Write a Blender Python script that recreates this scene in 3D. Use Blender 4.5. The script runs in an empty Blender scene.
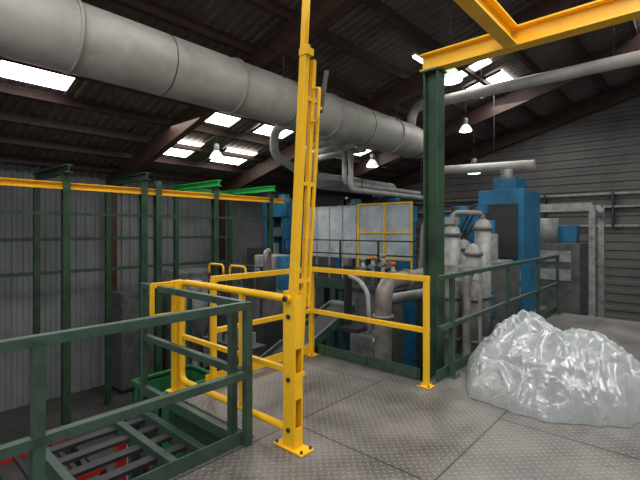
import bpy, bmesh, math, random
from mathutils import Vector, Matrix, noise
random.seed(4)
# axes: X = along the hall (s), Y = across the hall (r), Z up. Deck surface is z=0, hall floor z=-3
HF=-3.0
def clamp(x,a=0,b=1): return max(a,min(b,x))

# ------------------------------------------------------------- materials
MATS={}
def mat(name,col,rough=.5,metal=0,var=.25,vscale=3,bump=0,bscale=40,dirt=None,spec=.5,coat=0):
    if name in MATS: return MATS[name]
    m=bpy.data.materials.new(name); m.use_nodes=True
    nt=m.node_tree; b=nt.nodes['Principled BSDF']; L=nt.links
    b.inputs['Roughness'].default_value=rough; b.inputs['Metallic'].default_value=metal
    b.inputs['Specular IOR Level'].default_value=spec
    b.inputs['Coat Weight'].default_value=coat
    tc=nt.nodes.new('ShaderNodeTexCoord')
    n=nt.nodes.new('ShaderNodeTexNoise'); n.inputs['Scale'].default_value=vscale; n.inputs['Detail'].default_value=8; n.inputs['Roughness'].default_value=.65
    L.new(tc.outputs['Object'],n.inputs['Vector'])
    r=nt.nodes.new('ShaderNodeValToRGB')
    d=dirt if dirt else tuple(c*(1-var) for c in col)
    r.color_ramp.elements[0].position=.35; r.color_ramp.elements[0].color=(*d,1)
    r.color_ramp.elements[1].position=.58; r.color_ramp.elements[1].color=(*col,1)
    L.new(n.outputs['Fac'],r.inputs['Fac']); L.new(r.outputs['Color'],b.inputs['Base Color'])
    if bump:
        n2=nt.nodes.new('ShaderNodeTexNoise'); n2.inputs['Scale'].default_value=bscale; n2.inputs['Detail'].default_value=4
        L.new(tc.outputs['Object'],n2.inputs['Vector'])
        bp=nt.nodes.new('ShaderNodeBump'); bp.inputs['Strength'].default_value=bump; bp.inputs['Distance'].default_value=.01
        L.new(n2.outputs['Fac'],bp.inputs['Height']); L.new(bp.outputs['Normal'],b.inputs['Normal'])
    MATS[name]=m; return m
def emis(name,col,s):
    m=bpy.data.materials.new(name); m.use_nodes=True; b=m.node_tree.nodes['Principled BSDF']
    b.inputs['Base Color'].default_value=(*col,1); b.inputs['Emission Color'].default_value=(*col,1); b.inputs['Emission Strength'].default_value=s
    MATS[name]=m; return m
YEL=mat('yellow_paint',(.93,.52,.012),.36,var=.10,vscale=6)
GRN=mat('dark_green_paint',(.038,.078,.055),.45,var=.4,vscale=8)
COLG=mat('column_green_paint',(.035,.085,.045),.5,var=.55,vscale=3)
BGR=mat('bright_green_paint',(.03,.42,.08),.5,var=.3)
BLK=mat('black_rubber',(.015,.015,.016),.6)
DGR=mat('dark_grey_steel',(.045,.047,.05),.5,.3,var=.4)
MGR=mat('grey_machine_paint',(.15,.155,.15),.5,.1,var=.5,vscale=4)
LGR=mat('light_grey_paint',(.36,.365,.35),.5,.1,var=.45,vscale=5)
WHT=mat('white_pipe_lagging',(.50,.50,.48),.5,0,var=.35,vscale=4)
GLV=mat('galvanised_duct',(.44,.42,.38),.5,.1,var=.3,vscale=1.6,bump=.15,bscale=8)
BLU=mat('blue_machine_paint',(.02,.18,.34),.45,var=.45)
RED=mat('red_paint',(.5,.03,.02),.4,var=.3)
ORG=mat('orange_valve_paint',(.60,.20,.05),.45)
BRN=mat('brown_timber',(.065,.030,.022),.6,var=.45,vscale=5)
ROOF=mat('roof_sheet',(.16,.13,.115),.65,var=.4,vscale=1.2)
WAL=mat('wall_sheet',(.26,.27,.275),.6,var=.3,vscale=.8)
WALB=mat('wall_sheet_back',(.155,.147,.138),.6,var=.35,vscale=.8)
PIPEB=mat('pipe_dusty_metal',(.29,.265,.235),.5,.3,var=.45,vscale=5)
CONC=mat('concrete',(.08,.077,.073),.75,var=.5,vscale=.7,bump=.2)
SKY=emis('skylight_daylight',(1,.98,.95),7)
LMP=emis('lamp_lens',(.80,1,.80),9)
GLASSL=emis('lamp_refractor',(.62,.75,.62),.7)

def plate_mat():
    m=bpy.data.materials.new('checker_plate'); m.use_nodes=True; nt=m.node_tree; L=nt.links; b=nt.nodes['Principled BSDF']
    def M(op,a,b_=None,c=None):
        n=nt.nodes.new('ShaderNodeMath'); n.operation=op
        for i,v in enumerate((a,b_,c)):
            if v is None: continue
            if isinstance(v,(int,float)): n.inputs[i].default_value=v
            else: L.new(v,n.inputs[i])
        return n.outputs[0]
    tc=nt.nodes.new('ShaderNodeTexCoord')
    mp=nt.nodes.new('ShaderNodeMapping'); mp.inputs['Rotation'].default_value=(0,0,math.radians(45)); mp.inputs['Scale'].default_value=(22,22,22)
    L.new(tc.outputs['Object'],mp.inputs['Vector'])
    sp=nt.nodes.new('ShaderNodeSeparateXYZ'); L.new(mp.outputs[0],sp.inputs[0])
    X,Y=sp.outputs[0],sp.outputs[1]
    fx=M('SUBTRACT',M('FRACT',X),.5); fy=M('SUBTRACT',M('FRACT',Y),.5)
    par=M('FLOORED_MODULO',M('ADD',M('FLOOR',X),M('FLOOR',Y)),2.0)
    x2=M('MULTIPLY',fx,fx); y2=M('MULTIPLY',fy,fy)
    e1=M('ADD',M('MULTIPLY',x2,60),M('MULTIPLY',y2,5)); e2=M('ADD',M('MULTIPLY',y2,60),M('MULTIPLY',x2,5))
    e=M('ADD',M('MULTIPLY',e1,par),M('MULTIPLY',e2,M('SUBTRACT',1.0,par)))
    h=M('SUBTRACT',1.0,e); h=nt_cl(nt,h,L)
    n=nt.nodes.new('ShaderNodeTexNoise'); n.inputs['Scale'].default_value=1.6; n.inputs['Detail'].default_value=10; n.inputs['Roughness'].default_value=.7
    L.new(tc.outputs['Object'],n.inputs['Vector'])
    r=nt.nodes.new('ShaderNodeValToRGB'); r.color_ramp.elements[0].position=.34; r.color_ramp.elements[0].color=(.085,.077,.07,1)
    r.color_ramp.elements[1].position=.66; r.color_ramp.elements[1].color=(.25,.232,.215,1)
    L.new(n.outputs['Fac'],r.inputs['Fac'])
    mx=nt.nodes.new('ShaderNodeMix'); mx.data_type='RGBA'
    L.new(M('MULTIPLY',h,.7),mx.inputs['Factor']); L.new(r.outputs[0],mx.inputs[6]); mx.inputs[7].default_value=(.42,.40,.375,1)
    bk=nt.nodes.new('ShaderNodeTexBrick'); bk.inputs['Scale'].default_value=1; bk.inputs['Mortar Size'].default_value=.006
    bk.inputs['Brick Width'].default_value=2.4; bk.inputs['Row Height'].default_value=1.22
    bk.inputs['Color1'].default_value=(1,1,1,1); bk.inputs['Color2'].default_value=(.85,.85,.85,1); bk.inputs['Mortar'].default_value=(.12,.12,.12,1)
    L.new(tc.outputs['Object'],bk.inputs['Vector'])
    m2=nt.nodes.new('ShaderNodeMix'); m2.data_type='RGBA'; m2.blend_type='MULTIPLY'; m2.inputs['Factor'].default_value=1
    L.new(mx.outputs[2],m2.inputs[6]); L.new(bk.outputs['Color'],m2.inputs[7]); L.new(m2.outputs[2],b.inputs['Base Color'])
    bp=nt.nodes.new('ShaderNodeBump'); bp.inputs['Strength'].default_value=.8; bp.inputs['Distance'].default_value=.004
    L.new(h,bp.inputs['Height']); L.new(bp.outputs[0],b.inputs['Normal'])
    b.inputs['Metallic'].default_value=.2
    rr=nt.nodes.new('ShaderNodeMapRange'); rr.inputs[1].default_value=.3; rr.inputs[2].default_value=.7; rr.inputs[3].default_value=.30; rr.inputs[4].default_value=.52
    L.new(n.outputs['Fac'],rr.inputs[0]); L.new(rr.outputs[0],b.inputs['Roughness'])
    return m
def nt_cl(nt,s,L):
    n=nt.nodes.new('ShaderNodeClamp'); L.new(s,n.inputs[0]); return n.outputs[0]
PLATE=plate_mat()

def screen_mat():
    m=bpy.data.materials.new('frosted_polycarbonate'); m.use_nodes=True; nt=m.node_tree; L=nt.links; b=nt.nodes['Principled BSDF']
    b.inputs['Roughness'].default_value=.25
    tc=nt.nodes.new('ShaderNodeTexCoord'); n=nt.nodes.new('ShaderNodeTexNoise'); n.inputs['Scale'].default_value=2.0; n.inputs['Detail'].default_value=5
    L.new(tc.outputs['Object'],n.inputs['Vector'])
    r=nt.nodes.new('ShaderNodeMapRange'); r.inputs[1].default_value=.35; r.inputs[2].default_value=.65; r.inputs[3].default_value=.28; r.inputs[4].default_value=.46
    L.new(n.outputs['Fac'],r.inputs[0]); L.new(r.outputs[0],b.inputs['Alpha'])
    b.inputs['Base Color'].default_value=(.74,.79,.82,1)
    return m
SCR=screen_mat()
def plastic_mat():
    m=bpy.data.materials.new('clear_plastic_film'); m.use_nodes=True; nt=m.node_tree; L=nt.links
    nt.nodes.remove(nt.nodes['Principled BSDF']); out=nt.nodes['Material Output']
    N=nt.nodes.new
    d=N('ShaderNodeBsdfDiffuse'); d.inputs[0].default_value=(.80,.85,.87,1)
    t=N('ShaderNodeBsdfTranslucent'); t.inputs[0].default_value=(.85,.9,.92,1)
    tr=N('ShaderNodeBsdfTransparent'); g=N('ShaderNodeBsdfGlossy'); g.inputs['Roughness'].default_value=.12
    tc=N('ShaderNodeTexCoord'); n=N('ShaderNodeTexNoise'); n.inputs['Scale'].default_value=9; n.inputs['Detail'].default_value=4; n.inputs['Distortion'].default_value=1.5
    L.new(tc.outputs['Object'],n.inputs['Vector'])
    bp=N('ShaderNodeBump'); bp.inputs['Strength'].default_value=.7; bp.inputs['Distance'].default_value=.03
    L.new(n.outputs['Fac'],bp.inputs['Height'])
    for s in(d,g): L.new(bp.outputs[0],s.inputs['Normal'])
    lw=N('ShaderNodeLayerWeight'); lw.inputs['Blend'].default_value=.3; L.new(bp.outputs[0],lw.inputs['Normal'])
    m1=N('ShaderNodeMixShader'); m1.inputs[0].default_value=.4; L.new(d.outputs[0],m1.inputs[1]); L.new(t.outputs[0],m1.inputs[2])
    r=N('ShaderNodeMapRange'); r.inputs[3].default_value=.45; r.inputs[4].default_value=.95; L.new(lw.outputs['Facing'],r.inputs[0])
    m2=N('ShaderNodeMixShader'); L.new(r.outputs[0],m2.inputs[0]); L.new(tr.outputs[0],m2.inputs[1]); L.new(m1.outputs[0],m2.inputs[2])
    r2=N('ShaderNodeMapRange'); r2.inputs[3].default_value=.12; r2.inputs[4].default_value=.6; L.new(lw.outputs['Fresnel'],r2.inputs[0])
    m3=N('ShaderNodeMixShader'); L.new(r2.outputs[0],m3.inputs[0]); L.new(m2.outputs[0],m3.inputs[1]); L.new(g.outputs[0],m3.inputs[2])
    L.new(m3.outputs[0],out.inputs['Surface'])
    return m
PLF=plastic_mat()

# ------------------------------------------------------------- builder
class B:
    def __init__(s,name): s.name=name; s.bm=bmesh.new(); s.mats=[]
    def mi(s,m):
        if m not in s.mats: s.mats.append(m)
        return s.mats.index(m)
    def box(s,x0,x1,y0,y1,z0,z1,m):
        i=s.mi(m); v=[s.bm.verts.new((x,y,z)) for x in(x0,x1) for y in(y0,y1) for z in(z0,z1)]
        for f in((0,1,3,2),(4,6,7,5),(0,4,5,1),(2,3,7,6),(0,2,6,4),(1,5,7,3)):
            fc=s.bm.faces.new([v[k] for k in f]); fc.material_index=i
    def bar(s,p0,p1,w,h,m,up=(0,0,1)):
        p0=Vector(p0);p1=Vector(p1); d=(p1-p0).normalized(); u=Vector(up)
        if abs(d.dot(u))>.99: u=Vector((1,0,0))
        a=d.cross(u).normalized(); u=a.cross(d).normalized(); i=s.mi(m)
        v=[s.bm.verts.new(p+a*(sx*w/2)+u*(sy*h/2)) for p in(p0,p1) for sx in(-1,1) for sy in(-1,1)]
        for f in((0,1,3,2),(4,6,7,5),(0,4,5,1),(2,3,7,6),(0,2,6,4),(1,5,7,3)):
            fc=s.bm.faces.new([v[k] for k in f]); fc.material_index=i
    def sweep(s,pts,r,m,n=14,cap=True):
        pts=[Vector(p) for p in pts]; i=s.mi(m); rs=r if isinstance(r,(list,tuple)) else [r]*len(pts)
        t=(pts[1]-pts[0]).normalized(); a=t.orthogonal().normalized(); rings=[]
        for k,p in enumerate(pts):
            if k==0: t2=(pts[1]-pts[0]).normalized()
            elif k==len(pts)-1: t2=(pts[-1]-pts[-2]).normalized()
            else: t2=((pts[k]-pts[k-1]).normalized()+(pts[k+1]-pts[k]).normalized()).normalized()
            a=(a-t2*a.dot(t2)).normalized(); b=t2.cross(a)
            rings.append([s.bm.verts.new(p+(a*math.cos(q)+b*math.sin(q))*rs[k]) for q in[2*math.pi*j/n for j in range(n)]])
        for k in range(len(rings)-1):
            for j in range(n):
                f=s.bm.faces.new((rings[k][j],rings[k][(j+1)%n],rings[k+1][(j+1)%n],rings[k+1][j])); f.material_index=i; f.smooth=True
        if cap:
            for rg in(rings[0][::-1],rings[-1]):
                f=s.bm.faces.new(rg); f.material_index=i
    def pipe(s,pts,r,m,R=None,n=14):
        s.sweep(fillet(pts,R if R else r*2.2),r,m,n)
    def cyl(s,p0,p1,r,m,n=18,r2=None): s.sweep([p0,p1],[r,r if r2 is None else r2],m,n)
    def lathe(s,c,prof,m,n=20):
        i=s.mi(m); c=Vector(c); rg=[[s.bm.verts.new(c+Vector((r*math.cos(2*math.pi*j/n),r*math.sin(2*math.pi*j/n),z))) for j in range(n)] for r,z in prof]
        for k in range(len(rg)-1):
            for j in range(n):
                f=s.bm.faces.new((rg[k][j],rg[k][(j+1)%n],rg[k+1][(j+1)%n],rg[k+1][j])); f.material_index=i; f.smooth=True
    def done(s,bevel=0):
        bmesh.ops.recalc_face_normals(s.bm,faces=s.bm.faces)
        me=bpy.data.meshes.new(s.name); s.bm.to_mesh(me); s.bm.free()
        for m in s.mats: me.materials.append(m)
        o=bpy.data.objects.new(s.name,me); bpy.context.scene.collection.objects.link(o)
        if bevel:
            md=o.modifiers.new('bevel','BEVEL'); md.width=bevel; md.segments=2; md.limit_method='ANGLE'; md.angle_limit=math.radians(50)
        return o
def fillet(pts,R,seg=7):
    pts=[Vector(p) for p in pts]; out=[pts[0]]
    for k in range(1,len(pts)-1):
        p=pts[k]; a=(pts[k-1]-p); b=(pts[k+1]-p); la,lb=a.length,b.length; a.normalize(); b.normalize()
        ang=a.angle(b); 
        if ang>math.pi-.02: out.append(p); continue
        d=min(R/math.tan(ang/2),la*.49,lb*.49); q0=p+a*d; q1=p+b*d
        for j in range(seg+1):
            t=j/seg; out.append(q0*(1-t)**2+p*2*t*(1-t)+q1*t*t)
    out.append(pts[-1]); return out
def corrugated(name,o,al,cr,nrm,length,height,m,period=.2,amp=.035):
    b=B(name); i=b.mi(m); o=Vector(o);al=Vector(al);cr=Vector(cr);nrm=Vector(nrm); k=int(length/period); prev=None
    pr=[(0,0),(.35,0),(.45,1),(.9,1)]
    for j in range(k):
        for t,h in pr:
            p=o+al*((j+t)*period)+nrm*(h*amp); cur=(b.bm.verts.new(p),b.bm.verts.new(p+cr*height))
            if prev:
                f=b.bm.faces.new((prev[0],cur[0],cur[1],prev[1])); f.material_index=i
            prev=cur
    return b.done()

# ------------------------------------------------------------- hall shell
def zr(r): return 6.71-.27*r if r>-3 else 7.52+.27*(r+3)
S0,S1,RW,RB=-5.0,16.6,13.0,-9.0
b=B('floor'); b.box(S0,S1+.3,RB,RW+.3,HF-.2,HF,CONC); b.done()
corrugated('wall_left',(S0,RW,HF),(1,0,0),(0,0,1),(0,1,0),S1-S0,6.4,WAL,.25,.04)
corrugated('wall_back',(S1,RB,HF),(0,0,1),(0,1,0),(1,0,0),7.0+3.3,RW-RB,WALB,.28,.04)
sl=math.hypot(1,.27)
corrugated('ceiling',(S0,-3,7.55),(1,0,0),(0,1/sl,-.27/sl),(0,.27/sl,1/sl),S1-S0+.3,16.1*sl,ROOF,.2,.04)
corrugated('ceiling_rear',(S0,-3,7.55),(1,0,0),(0,-1/sl,-.27/sl),(0,-.27/sl,1/sl),S1-S0+.3,6*sl,ROOF,.2,.04)
def slab(b,s0,s1,ra,rb,zo0,zo1,m):
    v=[b.bm.verts.new((s,r,zr(r)+z)) for s in(s0,s1) for r in(ra,rb) for z in(zo0,zo1)]
    for f in((0,1,3,2),(4,6,7,5),(0,4,5,1),(2,3,7,6),(0,2,6,4),(1,5,7,3)):
        fc=b.bm.faces.new([v[k] for k in f]); fc.material_index=b.mi(m)
b=B('timber_roof_frame')
for s in(-2.5,1.3,5.1,8.9,12.7,16.35):
    slab(b,s-.09,s+.09,-3,12.95,-.58,-.14,BRN)
    slab(b,s-.09,s+.09,-8.9,-3,-.58,-.14,BRN)
    b.box(s-.09,s+.09,12.6,12.92,HF,zr(12.8)-.3,BRN)
r=-2
while r<12.9:
    slab(b,S0,S1,r-.04,r+.04,-.15,.02,BRN); r+=1.03
b.done()
k=1
def skylight(s,r,w=1.15,d=.95):
    global k
    b=B('window_%d'%k); k+=1
    slab(b,s-w/2,s+w/2,r-d/2,r+d/2,-.03,-.01,SKY)
    for q in(-w/2,w/2): slab(b,s+q-.02,s+q+.02,r-d/2,r+d/2,-.06,0,BRN)
    b.done()
for s in(5.98,7.85,13.7): skylight(s,8.55)
skylight(11.7,8.55)
for s in(5.95,7.85): skylight(s,10.62)
for s in(9.9,11.7): skylight(s,4.2)
for s in(-2,0,2.2): skylight(s,4.2)  # out-of-view panels, added as extra light sources
for s in(-1.6,2.2): skylight(s,8.55)
for s in(-1,1.5,4,6.5,9,12):  # extra unseen glowing panels overhead, put in to light the deck
    for rr in(.3,-1.6): skylight(s,rr,1.4,1.1)

# ------------------------------------------------------------- checker plate deck
b=B('checker_plate_platform')
def deck(x0,x1,y0,y1): b.box(x0,x1,y0,y1,-.03,0,PLATE)
deck(-3.5,2.05,-4,2.5); deck(2.05,3.93,-4,3.66); deck(3.93,9.0,-4,2.05)
def edge(p0,p1): b.bar((*p0,-.12),(*p1,-.12),.06,.22,GRN)
edge((-3.5,2.53),(2.02,2.53)); edge((2.02,2.53),(2.02,3.69)); edge((2.02,3.69),(3.96,3.69)); edge((3.96,3.69),(3.96,2.08)); edge((3.96,2.08),(9,2.08))
for y in(-3,-1,1): b.box(-3.5,9,y-.05,y+.05,-.25,-.035,DGR)
for x,y in((-3,2.3),(2.15,2.3),(3.8,3.4),(8.8,1.9),(8.8,-3),(-3,-3),(3.8,-3)): b.box(x-.08,x+.08,y-.08,y+.08,HF,-.03,COLG)
b.done()

# ------------------------------------------------------------- yellow guard rail
RW_=.052
b=B('yellow_guard_rail')
H=1.1
cC,cD=(3.86,3.60),(3.86,2.02)
def post(b,p,m,h=H,w=RW_,base=True):
    b.box(p[0]-w/2,p[0]+w/2,p[1]-w/2,p[1]+w/2,0.002,h,m)
    if base:
        b.box(p[0]-.065,p[0]+.065,p[1]-.07,p[1]+.07,0.001,.012,m)
        for a in(-.05,.05):
            for c in(-.05,.05): b.cyl((p[0]+a,p[1]+c,.01),(p[0]+a,p[1]+c,.028),.009,DGR,8)
for p in(cC,cD,(2.42,3.60)): post(b,p,YEL,H-.02)
for z,w in((H-.02,.056),(.56,.05)):
    b.bar((2.40,3.60,z),(cC[0]+.025,3.60,z),w,w,YEL); b.bar((3.86,3.60,z),(3.86,cD[1]-.03,z),w,w,YEL)
b.box(2.35,3.88,3.625,3.635,.02,.13,YEL)
b.done(.004)
b=B('green_toe_rail')
b.bar((3.965,3.58,.062),(3.965,2.15,.062),.012,.12,GRN); 
for r in(3.5,2.85,2.2): b.box(3.94,3.96,r-.03,r+.03,.002,.12,GRN)
b.done()
b=B('green_guard_rail')
for s in(4.3,6.1,7.6,8.9): post(b,(s,1.95),GRN,1.08,.05)
for z in(1.08,.56): b.bar((4.0,1.95,z),(8.95,1.95,z),.05,.05,GRN)
b.box(4.0,8.95,1.98,1.99,.002,.12,GRN)
b.done(.003)
b=B('green_guard_rail')
gx,gy=1.93,2.44
for p in((gx,gy),(.62,gy),(-.8,gy),(-2.2,gy)): post(b,p,GRN,1.02,.055,False)
for z in(1.02,.52): b.bar((-3.2,gy,z),(gx+.02,gy,z),.055,.055,GRN)
b.box(-3.2,gx,gy+.03,gy+.042,0.002,.1,GRN)
for yy in(2.62,4.06): b.box(gx-.028,gx+.028,yy-.028,yy+.028,-.06 if yy<3 else HF,1.0,GRN)
for z in(1.02,.52,.0): b.bar((gx,gy if z else 2.6,z),(gx,4.09,z),.05,.055 if z else .09,GRN)
b.done(.003)
b=B('loading_ledge')
for s in(1.0,1.6,1.85): b.bar((s,2.6,-.2),(s,4.0,-.2),.06,.12,GRN)
for i in range(6):
    r=2.65+i*.24; b.bar((1.0,r,-.2),(1.85,r,-.2),.09,.03,DGR)
for s in(1.0,1.8): b.box(s-.04,s+.04,3.95,4.03,HF,-.2,GRN)
b.done(.003)

# ------------------------------------------------------------- pallet safety gate
b=B('pallet_safety_gate')
AX,AY=2.13,2.17
b.box(AX-.065,AX+.065,AY-.15,AY+.14,0.002,.016,YEL)
b.box(AX-.042,AX-.030,AY-.06,AY+.06,.012,1.13,YEL); b.box(AX+.030,AX+.042,AY-.06,AY+.06,.012,1.13,YEL)
b.box(AX-.030,AX+.030,AY+.048,AY+.06,.012,1.13,YEL); b.box(AX-.030,AX+.030,AY-.06,AY-.05,.012,.16,YEL)
b.box(AX-.030,AX+.030,AY-.06,AY-.05,.36,.55,YEL); b.box(AX-.030,AX+.030,AY-.06,AY-.05,.72,1.1,YEL)
for z in(.14,.50,.95): b.cyl((AX-.042,AY,z),(AX-.056,AY,z),.018,DGR,10)
b.cyl((AX-.07,AY,1.08),(AX+.13,AY,1.08),.028,YEL,14); b.cyl((AX-.075,AY,1.08),(AX-.09,AY,1.08),.02,BLK,12)
for a in(-.13,.12):
    for c in(-.045,.045): b.cyl((AX+c,AY+a,.015),(AX+c,AY+a,.035),.01,DGR,8)
def lf(z,ds=0,dr=0): return (AX+ds,AY-.02-.066*(z-1.0)+dr,z)
b.bar(lf(.6,-.02,.0),lf(2.86,-.02,0),.062,.045,YEL,(1,0,0))
b.bar(lf(2.72,-.02,.01),lf(4.1,-.02,.01),.042,.042,YEL,(1,0,0))
b.bar(lf(.35,.085,.0),lf(2.78,.07,0),.032,.035,YEL,(1,0,0))
b.bar(lf(1.0,.135,-.0),lf(2.60,.125,-.02),.022,.022,YEL,(1,0,0))
for z in(.5,1.2,1.9,2.5): b.bar(lf(z,-.02),lf(z,.13),.03,.03,YEL)
b.bar(lf(2.42,.15,-.02),lf(2.72,.16,-.05),.04,.012,MGR,(1,0,0)); b.bar(lf(2.45,.11,-.02),lf(2.45,.15,-.03),.02,.02,YEL)
b.box(AX-.05,AX+.02,lf(2.8)[1]-.05,lf(2.8)[1]+.03,2.78,2.83,YEL)
b.pipe([lf(2.57,.06,-.02),lf(2.57,.06,-.085),lf(2.34,.06,-.085),lf(2.34,.06,-.02)],.009,YEL,.03,10)
b.bar((AX+.08,AY+.0,.95),(AX+.08,AY+.04,.15),.05,.045,YEL,(1,0,0))
for z in(.2,.9): b.cyl((AX+.03,AY+.02,z),(AX+.1,AY+.02,z),.015,DGR,10)
# closed lower leaf across the opening
yB=3.69
b.pipe([(AX,AY+.05,1.07),(AX,yB,1.07),(AX,yB,.12),(AX,AY+.05,.12)],.029,YEL,.09,14)
b.bar((AX,AY+.05,.55),(AX,yB,.55),.038,.038,YEL)
b.bar((AX,2.76,.12),(AX,2.76,1.07),.042,.042,YEL)
b.box(AX-.05,AX+.05,yB+.04,yB+.12,.012,1.08,YEL); b.box(AX-.09,AX+.09,yB-.06,yB+.16,.002,.014,YEL)
b.bar((AX,yB+.08,1.05),(AX-.26,yB+.08,1.05),.04,.05,YEL); b.bar((AX-.26,yB+.08,1.07),(AX-.26,yB+.08,.74),.035,.035,YEL); b.bar((AX,yB+.08,.76),(AX-.27,yB+.08,.76),.035,.035,YEL)
b.done(.003)

# ------------------------------------------------------------- column and crane beams
b=B('steel_column')
cx,cy=4.54,2.28
def hsec(b,cx,cy,z0,z1,m,w=.2,t=.016):
    b.box(cx-w/2,cx+w/2,cy-w/2,cy-w/2+t,z0,z1,m); b.box(cx-w/2,cx+w/2,cy+w/2-t,cy+w/2,z0,z1,m); b.box(cx-t/2,cx+t/2,cy-w/2+t,cy+w/2-t,z0,z1,m)
hsec(b,cx,cy,HF,3.42,COLG,.18)
b.box(cx-.17,cx+.17,cy-.15,cy+.17,HF,HF+.03,COLG); b.box(cx-.11,cx+.11,cy-.11,cy+.11,3.4,3.425,COLG)
b.done(.003)
def ibeam(b,p0,p1,h,w,m,t=.018):
    p0=Vector(p0);p1=Vector(p1)
    for dz in(-h/2+t/2,h/2-t/2): b.bar(p0+Vector((0,0,dz)),p1+Vector((0,0,dz)),w,t,m)
    b.bar(p0,p1,t*.8,h-2*t,m)
b=B('yellow_crane_beam'); ibeam(b,(cx,2.42,3.53),(cx,-5,3.53),.2,.16,YEL); ibeam(b,(cx-.09,1.4,3.53),(-3.9,1.4,3.53),.2,.13,YEL); b.done()
b=B('steel_column'); hsec(b,cx,-4.9,HF,3.42,COLG); b.done()
b=B('steel_column'); hsec(b,-3.75,1.4,HF,3.42,COLG); b.done()

# ------------------------------------------------------------- big duct
b=B('ventilation_duct')
DR,DY,DZ=.43,5.73,3.95
b.sweep([(-4.8,DY,DZ),(9.9,DY,DZ),(10.5,DY,DZ),(10.9,DY,DZ)],[DR,DR,.40,.26],GLV,32)
for s in(-3,-.6,1.8,4.2,6.6,9.0):
    b.sweep([(s-.02,DY,DZ),(s+.02,DY,DZ)],DR+.025,GLV,32)
    b.sweep([(s+1.2-.006,DY,DZ),(s+1.2+.006,DY,DZ)],DR+.006,DGR,32)
for s in(-2.5,1.3,5.1,8.9):
    for q in(-.3,.3): b.cyl((s,DY+q,DZ+.3),(s,DY+q,zr(DY+q)-.3),.012,DGR,8)
b.pipe([(10.0,DY,DZ+.2),(10.0,DY-.1,4.85),(10.0,-2,4.85)],.13,GLV,.35,18)
b.pipe([(10.7,DY,DZ),(11.4,DY,DZ),(11.4,DY,3.3),(11.4,3.0,3.2)],.13,GLV,.3,16)
for r in(3.8,1.2,-1.4): b.cyl((10,r,4.9),(10,r,zr(r)-.1),.01,DGR,8)
b.cyl((11.4,4,3.2),(11.4,4,zr(4)-.1),.01,DGR,8)
b.done()
b=B('extraction_pipes')
for i in range(4):
    s=7.3+.42*i; zz=3.75-.05*i; e=7.15+.24*i
    b.pipe([(s,6.17,zz),(s,e,zz-.05),(s+.05,e,2.95-.05*i),(11.5,e,2.95-.05*i),(11.5,e,2.66)],.085,WHT,.24,14)
for i in range(2):
    b.pipe([(8.3,6.4+.2*i,3.55),(8.3,6.4+.2*i,2.58+.16*i),(12.2,6.4+.2*i,2.58+.16*i)],.065,WHT,.22,12)
b.pipe([(6.3,6.17,3.85),(6.3,7.0,3.85),(6.5,7.25,3.3),(7.35,7.15,2.95)],.10,WHT,.45,14)
for s in(8.9,12.1): b.cyl((s,6.5,2.6),(s,6.5,zr(6.5)-.3),.012,DGR,8)
b.done()

# ------------------------------------------------------------- lamps
def highbay(s,r,z,sc=1):
    b=B('high_bay_lamp')
    b.lathe((s,r,z),[(.001,.40*sc),(.06*sc,.40*sc),(.075*sc,.36*sc),(.075*sc,.2*sc),(.06*sc,.18*sc)],MGR)
    b.lathe((s,r,z),[(.07*sc,.2*sc),(.12*sc,.15*sc),(.18*sc,.05*sc),(.2*sc,0),(.19*sc,-.01)],GLASSL)
    b.lathe((s,r,z),[(.19*sc,-.01),(.14*sc,-.03*sc),(.001,-.045*sc)],LMP)
    b.cyl((s,r,z+.39*sc),(s,r,zr(r)-.02),.008,DGR,8)
    b.done()
highbay(6.66,3.05,4.06,1); highbay(11.7,4.9,4.4,.9); highbay(6.35,9.3,3.45,.9); highbay(12.4,8.6,3.85,1.1); highbay(12.9,5.14,3.35,1.1)
b=B('fluorescent_batten'); b.box(7.4,8.6,4.1,4.2,5.02,5.07,LGR); b.box(7.42,8.58,4.12,4.18,4.98,5.02,LMP)
for s in(7.6,8.4): b.cyl((s,4.15,5.07),(s,4.15,zr(4.15)-.05),.006,DGR,6)
b.done()

# ------------------------------------------------------------- left steel frame
b=B('crane_runway_frame')
for s in(1.0,2.9,4.5,4.85,6.44,8.37):
    hsec(b,s,9.5,HF,2.72,COLG,.14,.014)
    if s!=4.85: hsec(b,s,11.5,HF,2.72,COLG,.12,.014)
for s,m in((2.9,GRN),(4.5,GRN),(6.44,BGR),(8.37,BGR)):
    ibeam(b,(s,9.3,2.80),(s,11.6,2.80),.16,.14,m)
ibeam(b,(6.44,11.4,2.78),(8.37,11.4,2.78),.1,.1,BGR)
ibeam(b,(1,9.5,2.46),(8.9,9.5,2.46),.14,.1,YEL)
for z in(1.35,.55): b.bar((1,11.5,z),(8.4,11.5,z),.06,.08,GRN)
b.bar((1,9.5,1.9),(8.4,9.5,1.9),.06,.06,GRN)
b.done()

# ------------------------------------------------------------- machine deck and screens
b=B('machine_deck')
b.box(8.6,10.6,4.6,9.2,.15,.25,DGR)
b.bar((8.6,4.6,.14),(8.6,9.2,.14),.08,.24,GRN)
for s in(8.7,10.5):
    for r in(4.7,7.0,9.1): b.box(s-.07,s+.07,r-.07,r+.07,HF,.15,GRN)
for r in(4.65,5.8,7,8.1,9.15): b.box(8.6,8.64,r-.02,r+.02,.25,1.3,DGR)
for z in(1.3,.95,.6): b.bar((8.62,4.65,z),(8.62,9.17,z),.035,.035,DGR)
b.done()
b=B('safety_screen')
s=9.0
rs=[6.75+.475*i for i in range(5)]
for r in rs: b.box(s-.02,s+.02,r-.016,r+.016,.252,2.24,LGR)
for a,c in zip(rs[:-1],rs[1:]): b.box(s-.006,s+.006,a+.02,c-.02,.82,2.2,SCR)
for z in(.82,2.22): b.bar((s,6.75,z),(s,8.65,z),.03,.03,LGR)
b.done()
b=B('safety_screen_gate')
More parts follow.
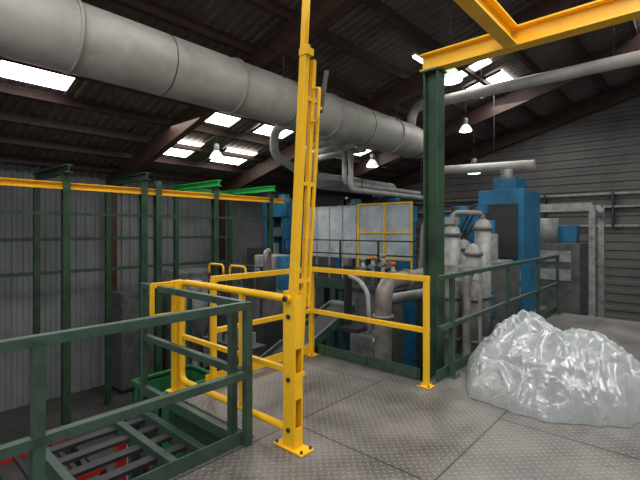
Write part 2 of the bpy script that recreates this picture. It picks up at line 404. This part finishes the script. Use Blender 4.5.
for r in(5.1,5.88,6.7): b.box(s-.02,s+.02,r-.02,r+.02,.252,2.26,YEL)
for z in(.84,1.5,2.24): b.bar((s,5.1,z),(s,6.7,z),.035,.035,YEL)
b.box(s+.022,s+.03,5.1,6.7,.86,2.22,SCR)
b.done()
def press(s,r,top,w=1.1,d=.8):
    b=B('hydraulic_press')
    b.box(s-d/2,s+d/2,r-w/2,r-w/2+.22,HF,top-.3,BLU); b.box(s-d/2,s+d/2,r+w/2-.22,r+w/2,HF,top-.3,BLU)
    b.box(s-d/2-.05,s+d/2+.05,r-w/2-.03,r+w/2+.03,top-.75,top-.25,BLU); b.box(s-d/2-.05,s+d/2+.05,r-w/2-.03,r+w/2+.03,HF,HF+1.2,BLU)
    b.cyl((s,r,top-.3),(s,r,top),.2,BLU); b.cyl((s,r,top-.3),(s,r,top-.12),.28,MGR)
    b.box(s-.25,s+.25,r-w/2+.25,r+w/2-.25,top-1.4,top-1.1,MGR); b.cyl((s,r,top-1.15),(s,r,top-.7),.12,LGR)
    b.box(s-.25,s+.25,r-w/2+.2,r+w/2-.2,HF+1.2,HF+1.9,MGR)
    b.pipe([(s-.2,r+.2,top-.2),(s-.2,r+.2,top+.02),(s-.2,r+.6,top+.02),(s-.2,r+.62,top-1.6)],.03,BLK,.12,8)
    b.box(s-d/2-.2,s-d/2-.02,r-.2,r+.1,top-2.2,top-1.6,LGR)
    b.done(.01)
press(9.7,10.3,2.75); press(11.4,8.6,2.6); press(11.6,7.2,2.58); press(12.6,5.4,2.3)

b=B('blue_moulding_machine')
b.box(8.9,10.1,2.55,3.45,-.1,2.4,BLU); b.box(8.9,10.1,2.4,3.6,HF,-.1,MGR); b.box(8.85,8.9,2.65,3.3,1.0,2.1,DGR)
b.box(9.1,9.8,2.75,3.2,2.4,2.65,BLU); b.cyl((9.3,3.0,2.65),(9.3,3.0,2.85),.12,LGR)
for z in(.2,.55): b.box(8.86,8.9,2.6,3.4,z,z+.22,LGR)
b.box(8.8,8.9,3.2,3.45,1.2,1.55,LGR); b.pipe([(8.9,3.4,.6),(8.7,3.4,.6),(8.7,3.4,-2),(8.7,3.4,HF)],.05,PIPEB,.15)
for z in(1.7,1.9,2.1): b.pipe([(8.9,3.42,z),(8.75,3.5,z),(8.75,3.75,z-.5),(8.75,4.1,z-.9)],.02,BLK,.15,8)
b.done(.01)
b=B('filter_pump_unit')
b.box(6.35,7.15,2.45,3.1,HF,-.4,MGR)
for s,r,t,q in((6.5,2.95,1.55,.13),(6.55,2.62,1.25,.12),(6.95,2.62,1.65,.13),(6.95,2.95,1.3,.13)):
    b.cyl((s,r,-.4),(s,r,t),q,LGR,20)
    for z in(-.2,.45,t-.08): b.cyl((s,r,z),(s,r,z+.05),q+.03,MGR,20)
    b.lathe((s,r,t),[(q,0),(q*.8,.06),(q*.4,.1),(.001,.11)],LGR)
b.pipe([(6.5,2.95,1.62),(6.5,2.95,1.85),(6.95,2.62,1.85),(6.95,2.62,1.72)],.04,PIPEB,.12)
b.pipe([(6.4,2.6,.9),(6.25,2.6,.9),(6.25,2.6,-1),(6.4,2.6,-1)],.06,PIPEB,.15)
b.box(6.42,6.6,2.86,3.04,1.66,1.78,LGR); b.box(6.9,7.0,2.55,2.7,1.85,2.0,BLU)
for z in(.8,1.0): b.bar((6.32,2.4,z),(6.32,3.1,z),.03,.04,LGR)
for r in(2.42,3.08): b.box(6.3,6.34,r-.02,r+.02,-.4,1.1,LGR)
b.done()
b=B('coolant_tank')
b.box(7.7,8.5,2.5,3.9,HF,.9,MGR); b.box(7.75,8.45,2.6,3.8,.9,1.0,LGR); b.box(7.66,7.7,2.7,3.1,0,.5,BLU)
b.cyl((8.0,2.9,1.0),(8.0,2.9,1.5),.16,LGR); b.cyl((8.0,2.9,1.5),(8.0,2.9,1.75),.11,BLU); b.cyl((7.9,3.5,1.0),(7.9,3.5,1.35),.13,PIPEB)
b.pipe([(7.9,3.5,1.3),(7.9,3.5,1.7),(7.9,4.2,1.7),(7.9,4.3,.4)],.05,PIPEB,.12)
b.done(.01)
b=B('elbow_pipe')
b.pipe([(4.95,3.25,HF),(4.95,3.25,.84),(5.75,3.22,.84),(6.25,3.3,.84)],.12,PIPEB,.3,20)
for z in(-.35,.35): b.cyl((4.95,3.25,z),(4.95,3.25,z+.04),.15,PIPEB,20)
b.cyl((5.5,3.228,.84),(5.54,3.226,.84),.15,PIPEB,20)
b.done()
b=B('elbow_pipe')
b.pipe([(5.55,3.7,HF),(5.55,3.7,.45),(6.6,3.6,.45),(7.62,3.5,.45)],.09,LGR,.25,18)
b.cyl((5.55,3.7,-.2),(5.55,3.7,-.15),.12,LGR)
b.done()
b=B('valve_manifold')
b.box(7.1,7.6,4.5,5.5,HF,.3,MGR); b.box(7.05,7.65,4.45,5.55,.3,.36,DGR)
for i in range(4):
    r=4.62+.25*i; z=.85+.05*((i*3)%4)
    b.cyl((7.4,r,.36),(7.4,r,z),.04,LGR,12); b.cyl((7.4,r,z),(7.4,r,z+.07),.06,(ORG,LGR,ORG,LGR)[i],14); b.cyl((7.3,r,z-.15),(7.5,r,z-.15),.05,PIPEB,12)
b.pipe([(7.4,4.4,.6),(7.4,5.7,.6),(7.4,5.7,-.5)],.05,PIPEB,.15)
b.done()
b=B('belt_conveyor')
p0=(4.6,5.3,-.75);p1=(6.6,5.3,.05)
b.bar(p0,p1,.55,.05,BLK)
for q in(-.3,.3): b.bar((p0[0],p0[1]+q,p0[2]),(p1[0],p1[1]+q,p1[2]),.04,.16,GRN)
for t in(.1,.35,.6,.85):
    s=p0[0]+(p1[0]-p0[0])*t; z=p0[2]+(p1[2]-p0[2])*t
    for q in(-.28,.28): b.box(s-.03,s+.03,5.3+q-.03,5.3+q+.03,HF,z-.05,GRN)
for p in(p0,p1): b.cyl((p[0],p[1]-.28,p[2]),(p[0],p[1]+.28,p[2]),.09,MGR)
b.done()
b=B('curved_chute')
b.sweep(fillet([(6.2,4.35,-.3),(6.2,4.4,.45),(6.2,4.6,.66),(6.2,4.85,.72)],.25),.04,WHT,14)
b.box(5.95,6.45,4.1,4.6,HF,-.28,MGR); b.box(6.0,6.4,4.5,4.9,-.28,-.2,DGR); b.box(6.1,6.3,4.83,4.87,-.2,.75,DGR)
b.done()
b=B('dark_process_machine')
b.box(5.2,7.0,6.1,7.6,HF,-.2,DGR); b.box(5.4,6.8,6.2,7.4,-.2,.25,MGR); b.cyl((5.7,6.6,.25),(5.7,6.6,.75),.22,DGR); b.cyl((6.4,6.8,.25),(6.4,6.8,1.0),.15,BLU)
b.box(5.15,5.2,6.3,6.9,-.9,-.4,LGR); b.pipe([(5.7,6.6,.7),(5.7,6.6,1.1),(6.4,7.3,1.1),(6.4,7.3,.2)],.06,PIPEB,.15)
for r in(6.3,6.8,7.3): b.box(5.3,5.34,r-.02,r+.02,-.2,.85,DGR)
b.bar((5.32,6.2,.85),(5.32,7.4,.85),.03,.03,DGR)
b.done(.008)
b=B('industrial_hopper')
b.lathe((5.3,8.6,0),[(.001,.15),(.5,.15),(.5,-.5),(.2,-1.1),(.2,-1.3),(.001,-1.3)],MGR,4)
for x in(-.38,.38):
    for y in(-.38,.38): b.box(5.3+x-.04,5.3+x+.04,8.6+y-.04,8.6+y+.04,HF,.1,GRN)
b.cyl((5.3,8.6,.15),(5.3,8.6,.4),.15,LGR); b.cyl((5.3,8.6,-1.3),(5.3,8.6,HF),.1,PIPEB)
b.done()
b=B('control_cabinet')
b.box(7.2,7.9,8.0,8.8,HF,.9,LGR); b.box(7.18,7.2,8.05,8.75,-2.8,.8,LGR); b.box(7.16,7.18,8.2,8.4,.3,.5,BLK); b.box(7.16,7.18,8.5,8.6,.35,.42,RED)
b.done(.01)
for (s,r,h,m_) in((5.6,12.2,-.2,MGR),(7.2,12.2,.3,LGR),(10.5,12.2,.9,MGR)):
    b=B('storage_locker')
    b.box(s-.6,s+.6,r-.35,r+.35,HF+.1,h,m_)
    for q in(-.3,.3): b.box(s+q-.28,s+q+.28,r-.37,r-.35,HF+.15,h-.05,m_)
    for q in(-.04,.04): b.box(s+q-.01,s+q+.01,r-.4,r-.37,-1.6,-1.3,BLK)
    b.box(s-.58,s+.58,r-.33,r+.33,HF,HF+.1,BLK)
    b.done(.01)
b=B('yellow_hoop_rail')
for r in(5.35,5.95,):
    b.pipe([(4.2,r,.82),(4.2,r,.98),(4.2,r+.42,.98),(4.2,r+.42,.82)],.02,YEL,.1,10)
    for q in(r,r+.42): b.box(4.185,4.215,q-.015,q+.015,-.3,.82,DGR)
b.box(4.1,4.5,5.2,6.45,-.38,-.3,DGR)
for r in(5.25,6.38): b.box(4.25,4.35,r-.05,r+.05,HF,-.38,GRN)
b.done()
b=B('waste_skip')
x0,x1,y0,y1,z0,z1=3.5,4.7,6.8,7.8,HF+.15,-1.25
G2=mat('skip_green_paint',(.03,.17,.06),.5,var=.4)
for a in((x0,x0+.04,y0,y1),(x1-.04,x1,y0,y1),(x0,x1,y0,y0+.04),(x0,x1,y1-.04,y1)): b.box(a[0],a[1],a[2],a[3],z0,z1,G2)
b.box(x0,x1,y0,y1,z0,z0+.04,G2); b.bar((x0,y0,z1),(x1,y0,z1),.08,.08,G2); b.bar((x0,y0,z1),(x0,y1,z1),.08,.08,G2); b.bar((x0,y1,z1),(x1,y1,z1),.08,.08,G2); b.bar((x1,y0,z1),(x1,y1,z1),.08,.08,G2)
for s in(3.8,4.1,4.4): b.box(s-.03,s+.03,y0-.05,y0,z0,z1,G2)
for r in(7.05,7.3,7.55): b.box(x0-.05,x0,r-.03,r+.03,z0,z1,G2)
b.box(x0+.2,x1-.2,y0+.1,y0+.25,HF,z0,BLK); b.box(x0+.2,x1-.2,y1-.25,y1-.1,HF,z0,BLK)
b.done(.005)

# forklift
b=B('forklift_truck')
fx,fy=1.3,4.95
b.box(fx-.85,fx+.75,fy-.5,fy+.5,HF+.3,HF+.95,RED); b.box(fx-1.05,fx-.5,fy-.48,fy+.48,HF+.35,HF+1.2,RED)
b.box(fx-.35,fx+.05,fy-.25,fy+.25,HF+.95,HF+1.15,BLK); b.box(fx-.42,fx-.3,fy-.25,fy+.25,HF+1.1,HF+1.6,BLK)
for q in(-.46,.46):
    b.bar((fx-.7,fy+q,HF+1.2),(fx-.5,fy+q,HF+2.15),.06,.06,BLK); b.bar((fx+.7,fy+q,HF+.9),(fx+.4,fy+q,HF+2.15),.06,.06,BLK)
    b.bar((fx-.5,fy+q,HF+2.15),(fx+.4,fy+q,HF+2.15),.06,.06,RED)
    for s,rd in((fx+.5,.32),(fx-.65,.27)):
        b.cyl((s,fy+q-.1,HF+rd),(s,fy+q+.1,HF+rd),rd,BLK,24); b.cyl((s,fy+q-.11,HF+rd),(s,fy+q+.11,HF+rd),rd*.5,LGR,16)
for i in range(6): b.box(fx-.5+.17*i,fx-.45+.17*i,fy-.46,fy+.46,HF+2.14,HF+2.18,BLK)
for q in(-.3,.3):
    b.box(fx+.85,fx+.97,fy+q-.05,fy+q+.05,HF+.1,HF+2.3,RED)
    b.box(fx+1.03,fx+1.07,fy+q*.8-.06,fy+q*.8+.06,HF+.08,HF+.7,DGR); b.box(fx+1.03,fx+2.0,fy+q*.8-.06,fy+q*.8+.06,HF+.05,HF+.1,DGR)
for z in(.3,.65,1.2,2.25): b.box(fx+.88,fx+1.04,fy-.42,fy+.42,HF+z,HF+z+.07,DGR)
b.cyl((fx+.9,fy,HF+.2),(fx+.9,fy,HF+2.1),.05,LGR); b.cyl((fx+.45,fy,HF+.95),(fx+.2,fy,HF+1.35),.02,BLK); b.sweep([(fx+.2,fy,HF+1.35),(fx+.18,fy,HF+1.38)],.17,BLK)
b.done(.008)

b=B('cable_tray')
b.box(S1-.22,S1-.05,RB,12.4,2.3,2.36,LGR)
for z in(2.75,1.7): b.cyl((S1-.12,RB,z),(S1-.12,12.4,z),.05,LGR,10)
for r in range(-8,12,2): b.box(S1-.25,S1,r-.03,r+.03,1.65,2.8,DGR)
b.done()
b=B('electrical_cabinet'); b.box(S1-.5,S1-.02,5,7,HF,-.6,LGR); b.box(S1-.5,S1-.02,7.1,8.2,HF,-.4,BLU)
for r in(5.5,6,6.5): b.box(S1-.51,S1-.5,r-.01,r+.01,HF+.1,-.7,BLK)
b.done(.01)
b=B('process_gantry')
for s in(12.8,14.2):
    for r in(2.0,4.4): b.box(s-.07,s+.07,r-.07,r+.07,HF,2.2,LGR)
    b.bar((s,2,2.2),(s,4.4,2.2),.12,.16,LGR)
for r in(2.0,4.4): b.bar((12.8,r,2.0),(14.2,r,2.0),.1,.12,LGR)
b.box(12.9,14.1,2.3,4.1,HF,1.2,MGR); b.cyl((13.3,3.2,1.2),(13.3,3.2,1.9),.3,LGR); b.box(13.6,14,2.5,3.0,1.2,1.7,BLU)
for z in(.2,.7): b.box(12.85,12.9,2.5,3.9,z,z+.3,LGR)
b.done()

def heap():
    # crumpled sheet: gathered film with sharp creases over a loose mound
    bm=bmesh.new(); n=230; c=(4.62,1.10); R=.86; i0=[]
    def cr(p): return abs(noise.noise(p))
    V=noise.voronoi
    for i in range(n+1):
        row=[]
        for j in range(n+1):
            x=(i/n*2-1)*1.0; y=(j/n*2-1)*1.0
            # square -> disc
            dx=x*math.sqrt(1-y*y/2); dy=y*math.sqrt(1-x*x/2)
            rho=math.hypot(dx,dy); th=math.atan2(dy,dx)
            out=1+.16*noise.noise(Vector((math.cos(th)*1.6,math.sin(th)*1.6,3)))+.05*noise.noise(Vector((math.cos(th)*6,math.sin(th)*6,8)))
            q=Vector((dx*1.6,dy*1.6,.3)); w=Vector((noise.noise(q*1.3),noise.noise(q*1.3+Vector((5,2,9))),0))
            e=max(0,1-rho**2.4)**.55
            d1=V((q+w*.35)*2.2)[0]; d2=V((q+w*.5)*5.0+Vector((3,1,0)))[0]
            f=(d1[1]-d1[0]); g=(d2[1]-d2[0])
            z=e*(.40+.20*noise.noise(q*1.1+Vector((4,4,0)))+.15*(1-f*1.6)+.06*(1-g*1.5)+.06*cr(q*4+w*3))
            z+= .10*e*math.exp(-((dx+.05)**2+(dy-.2)**2)*9)
            px=c[0]+dx*R*out+.09*e*noise.noise(q*3+Vector((7,0,0))); py=c[1]+dy*R*.92*out+.09*e*noise.noise(q*3+Vector((0,9,0)))
            py=min(py,1.88)
            row.append(bm.verts.new((px,py,max(.008,z))))
        i0.append(row)
    for i in range(n):
        for j in range(n):
            f=bm.faces.new((i0[i][j],i0[i+1][j],i0[i+1][j+1],i0[i][j+1])); f.smooth=True
    me=bpy.data.meshes.new('plastic_film_heap'); bm.to_mesh(me); bm.free(); me.materials.append(PLF)
    o=bpy.data.objects.new('plastic_film_heap',me); bpy.context.scene.collection.objects.link(o)
heap()

# ------------------------------------------------------------- lights
def area(name,loc,size,power,rot=(0,0,0),col=(1,.985,.96)):
    l=bpy.data.lights.new(name,'AREA'); l.shape='RECTANGLE'; l.size,l.size_y=size; l.energy=power; l.color=col
    o=bpy.data.objects.new(name,l); o.location=loc; o.rotation_euler=rot; bpy.context.scene.collection.objects.link(o)
area('fill_main',(2,-.8,6.1),(8,2.5),400)  # added fill under the roof, no real fitting here
area('fill_rear',(-3,2,5.2),(3,5),160,(0,math.radians(-35),0))  # added fill from behind the camera, not a lamp of the hall
area('fill_hall',(4.5,8.6,4.0),(7,1.2),120)  # added fill to brighten the left side of the hall
area('fill_far',(12.5,3.5,5.2),(5,2),120)  # added fill for the far end, stands for no fixture
w=bpy.data.worlds.new('World'); bpy.context.scene.world=w; w.use_nodes=True
w.node_tree.nodes['Background'].inputs[0].default_value=(.9,.94,1,1); w.node_tree.nodes['Background'].inputs[1].default_value=.38

cam=bpy.data.cameras.new('Camera'); co=bpy.data.objects.new('Camera',cam); bpy.context.scene.collection.objects.link(co)
co.location=(0,0,1.57); co.rotation_euler=(math.radians(90),0,math.radians(-48.16))
cam.sensor_width=36; cam.lens=36*420/640; cam.shift_y=-10/640; cam.clip_start=.05
bpy.context.scene.camera=co
bpy.context.scene.view_settings.view_transform='Standard'
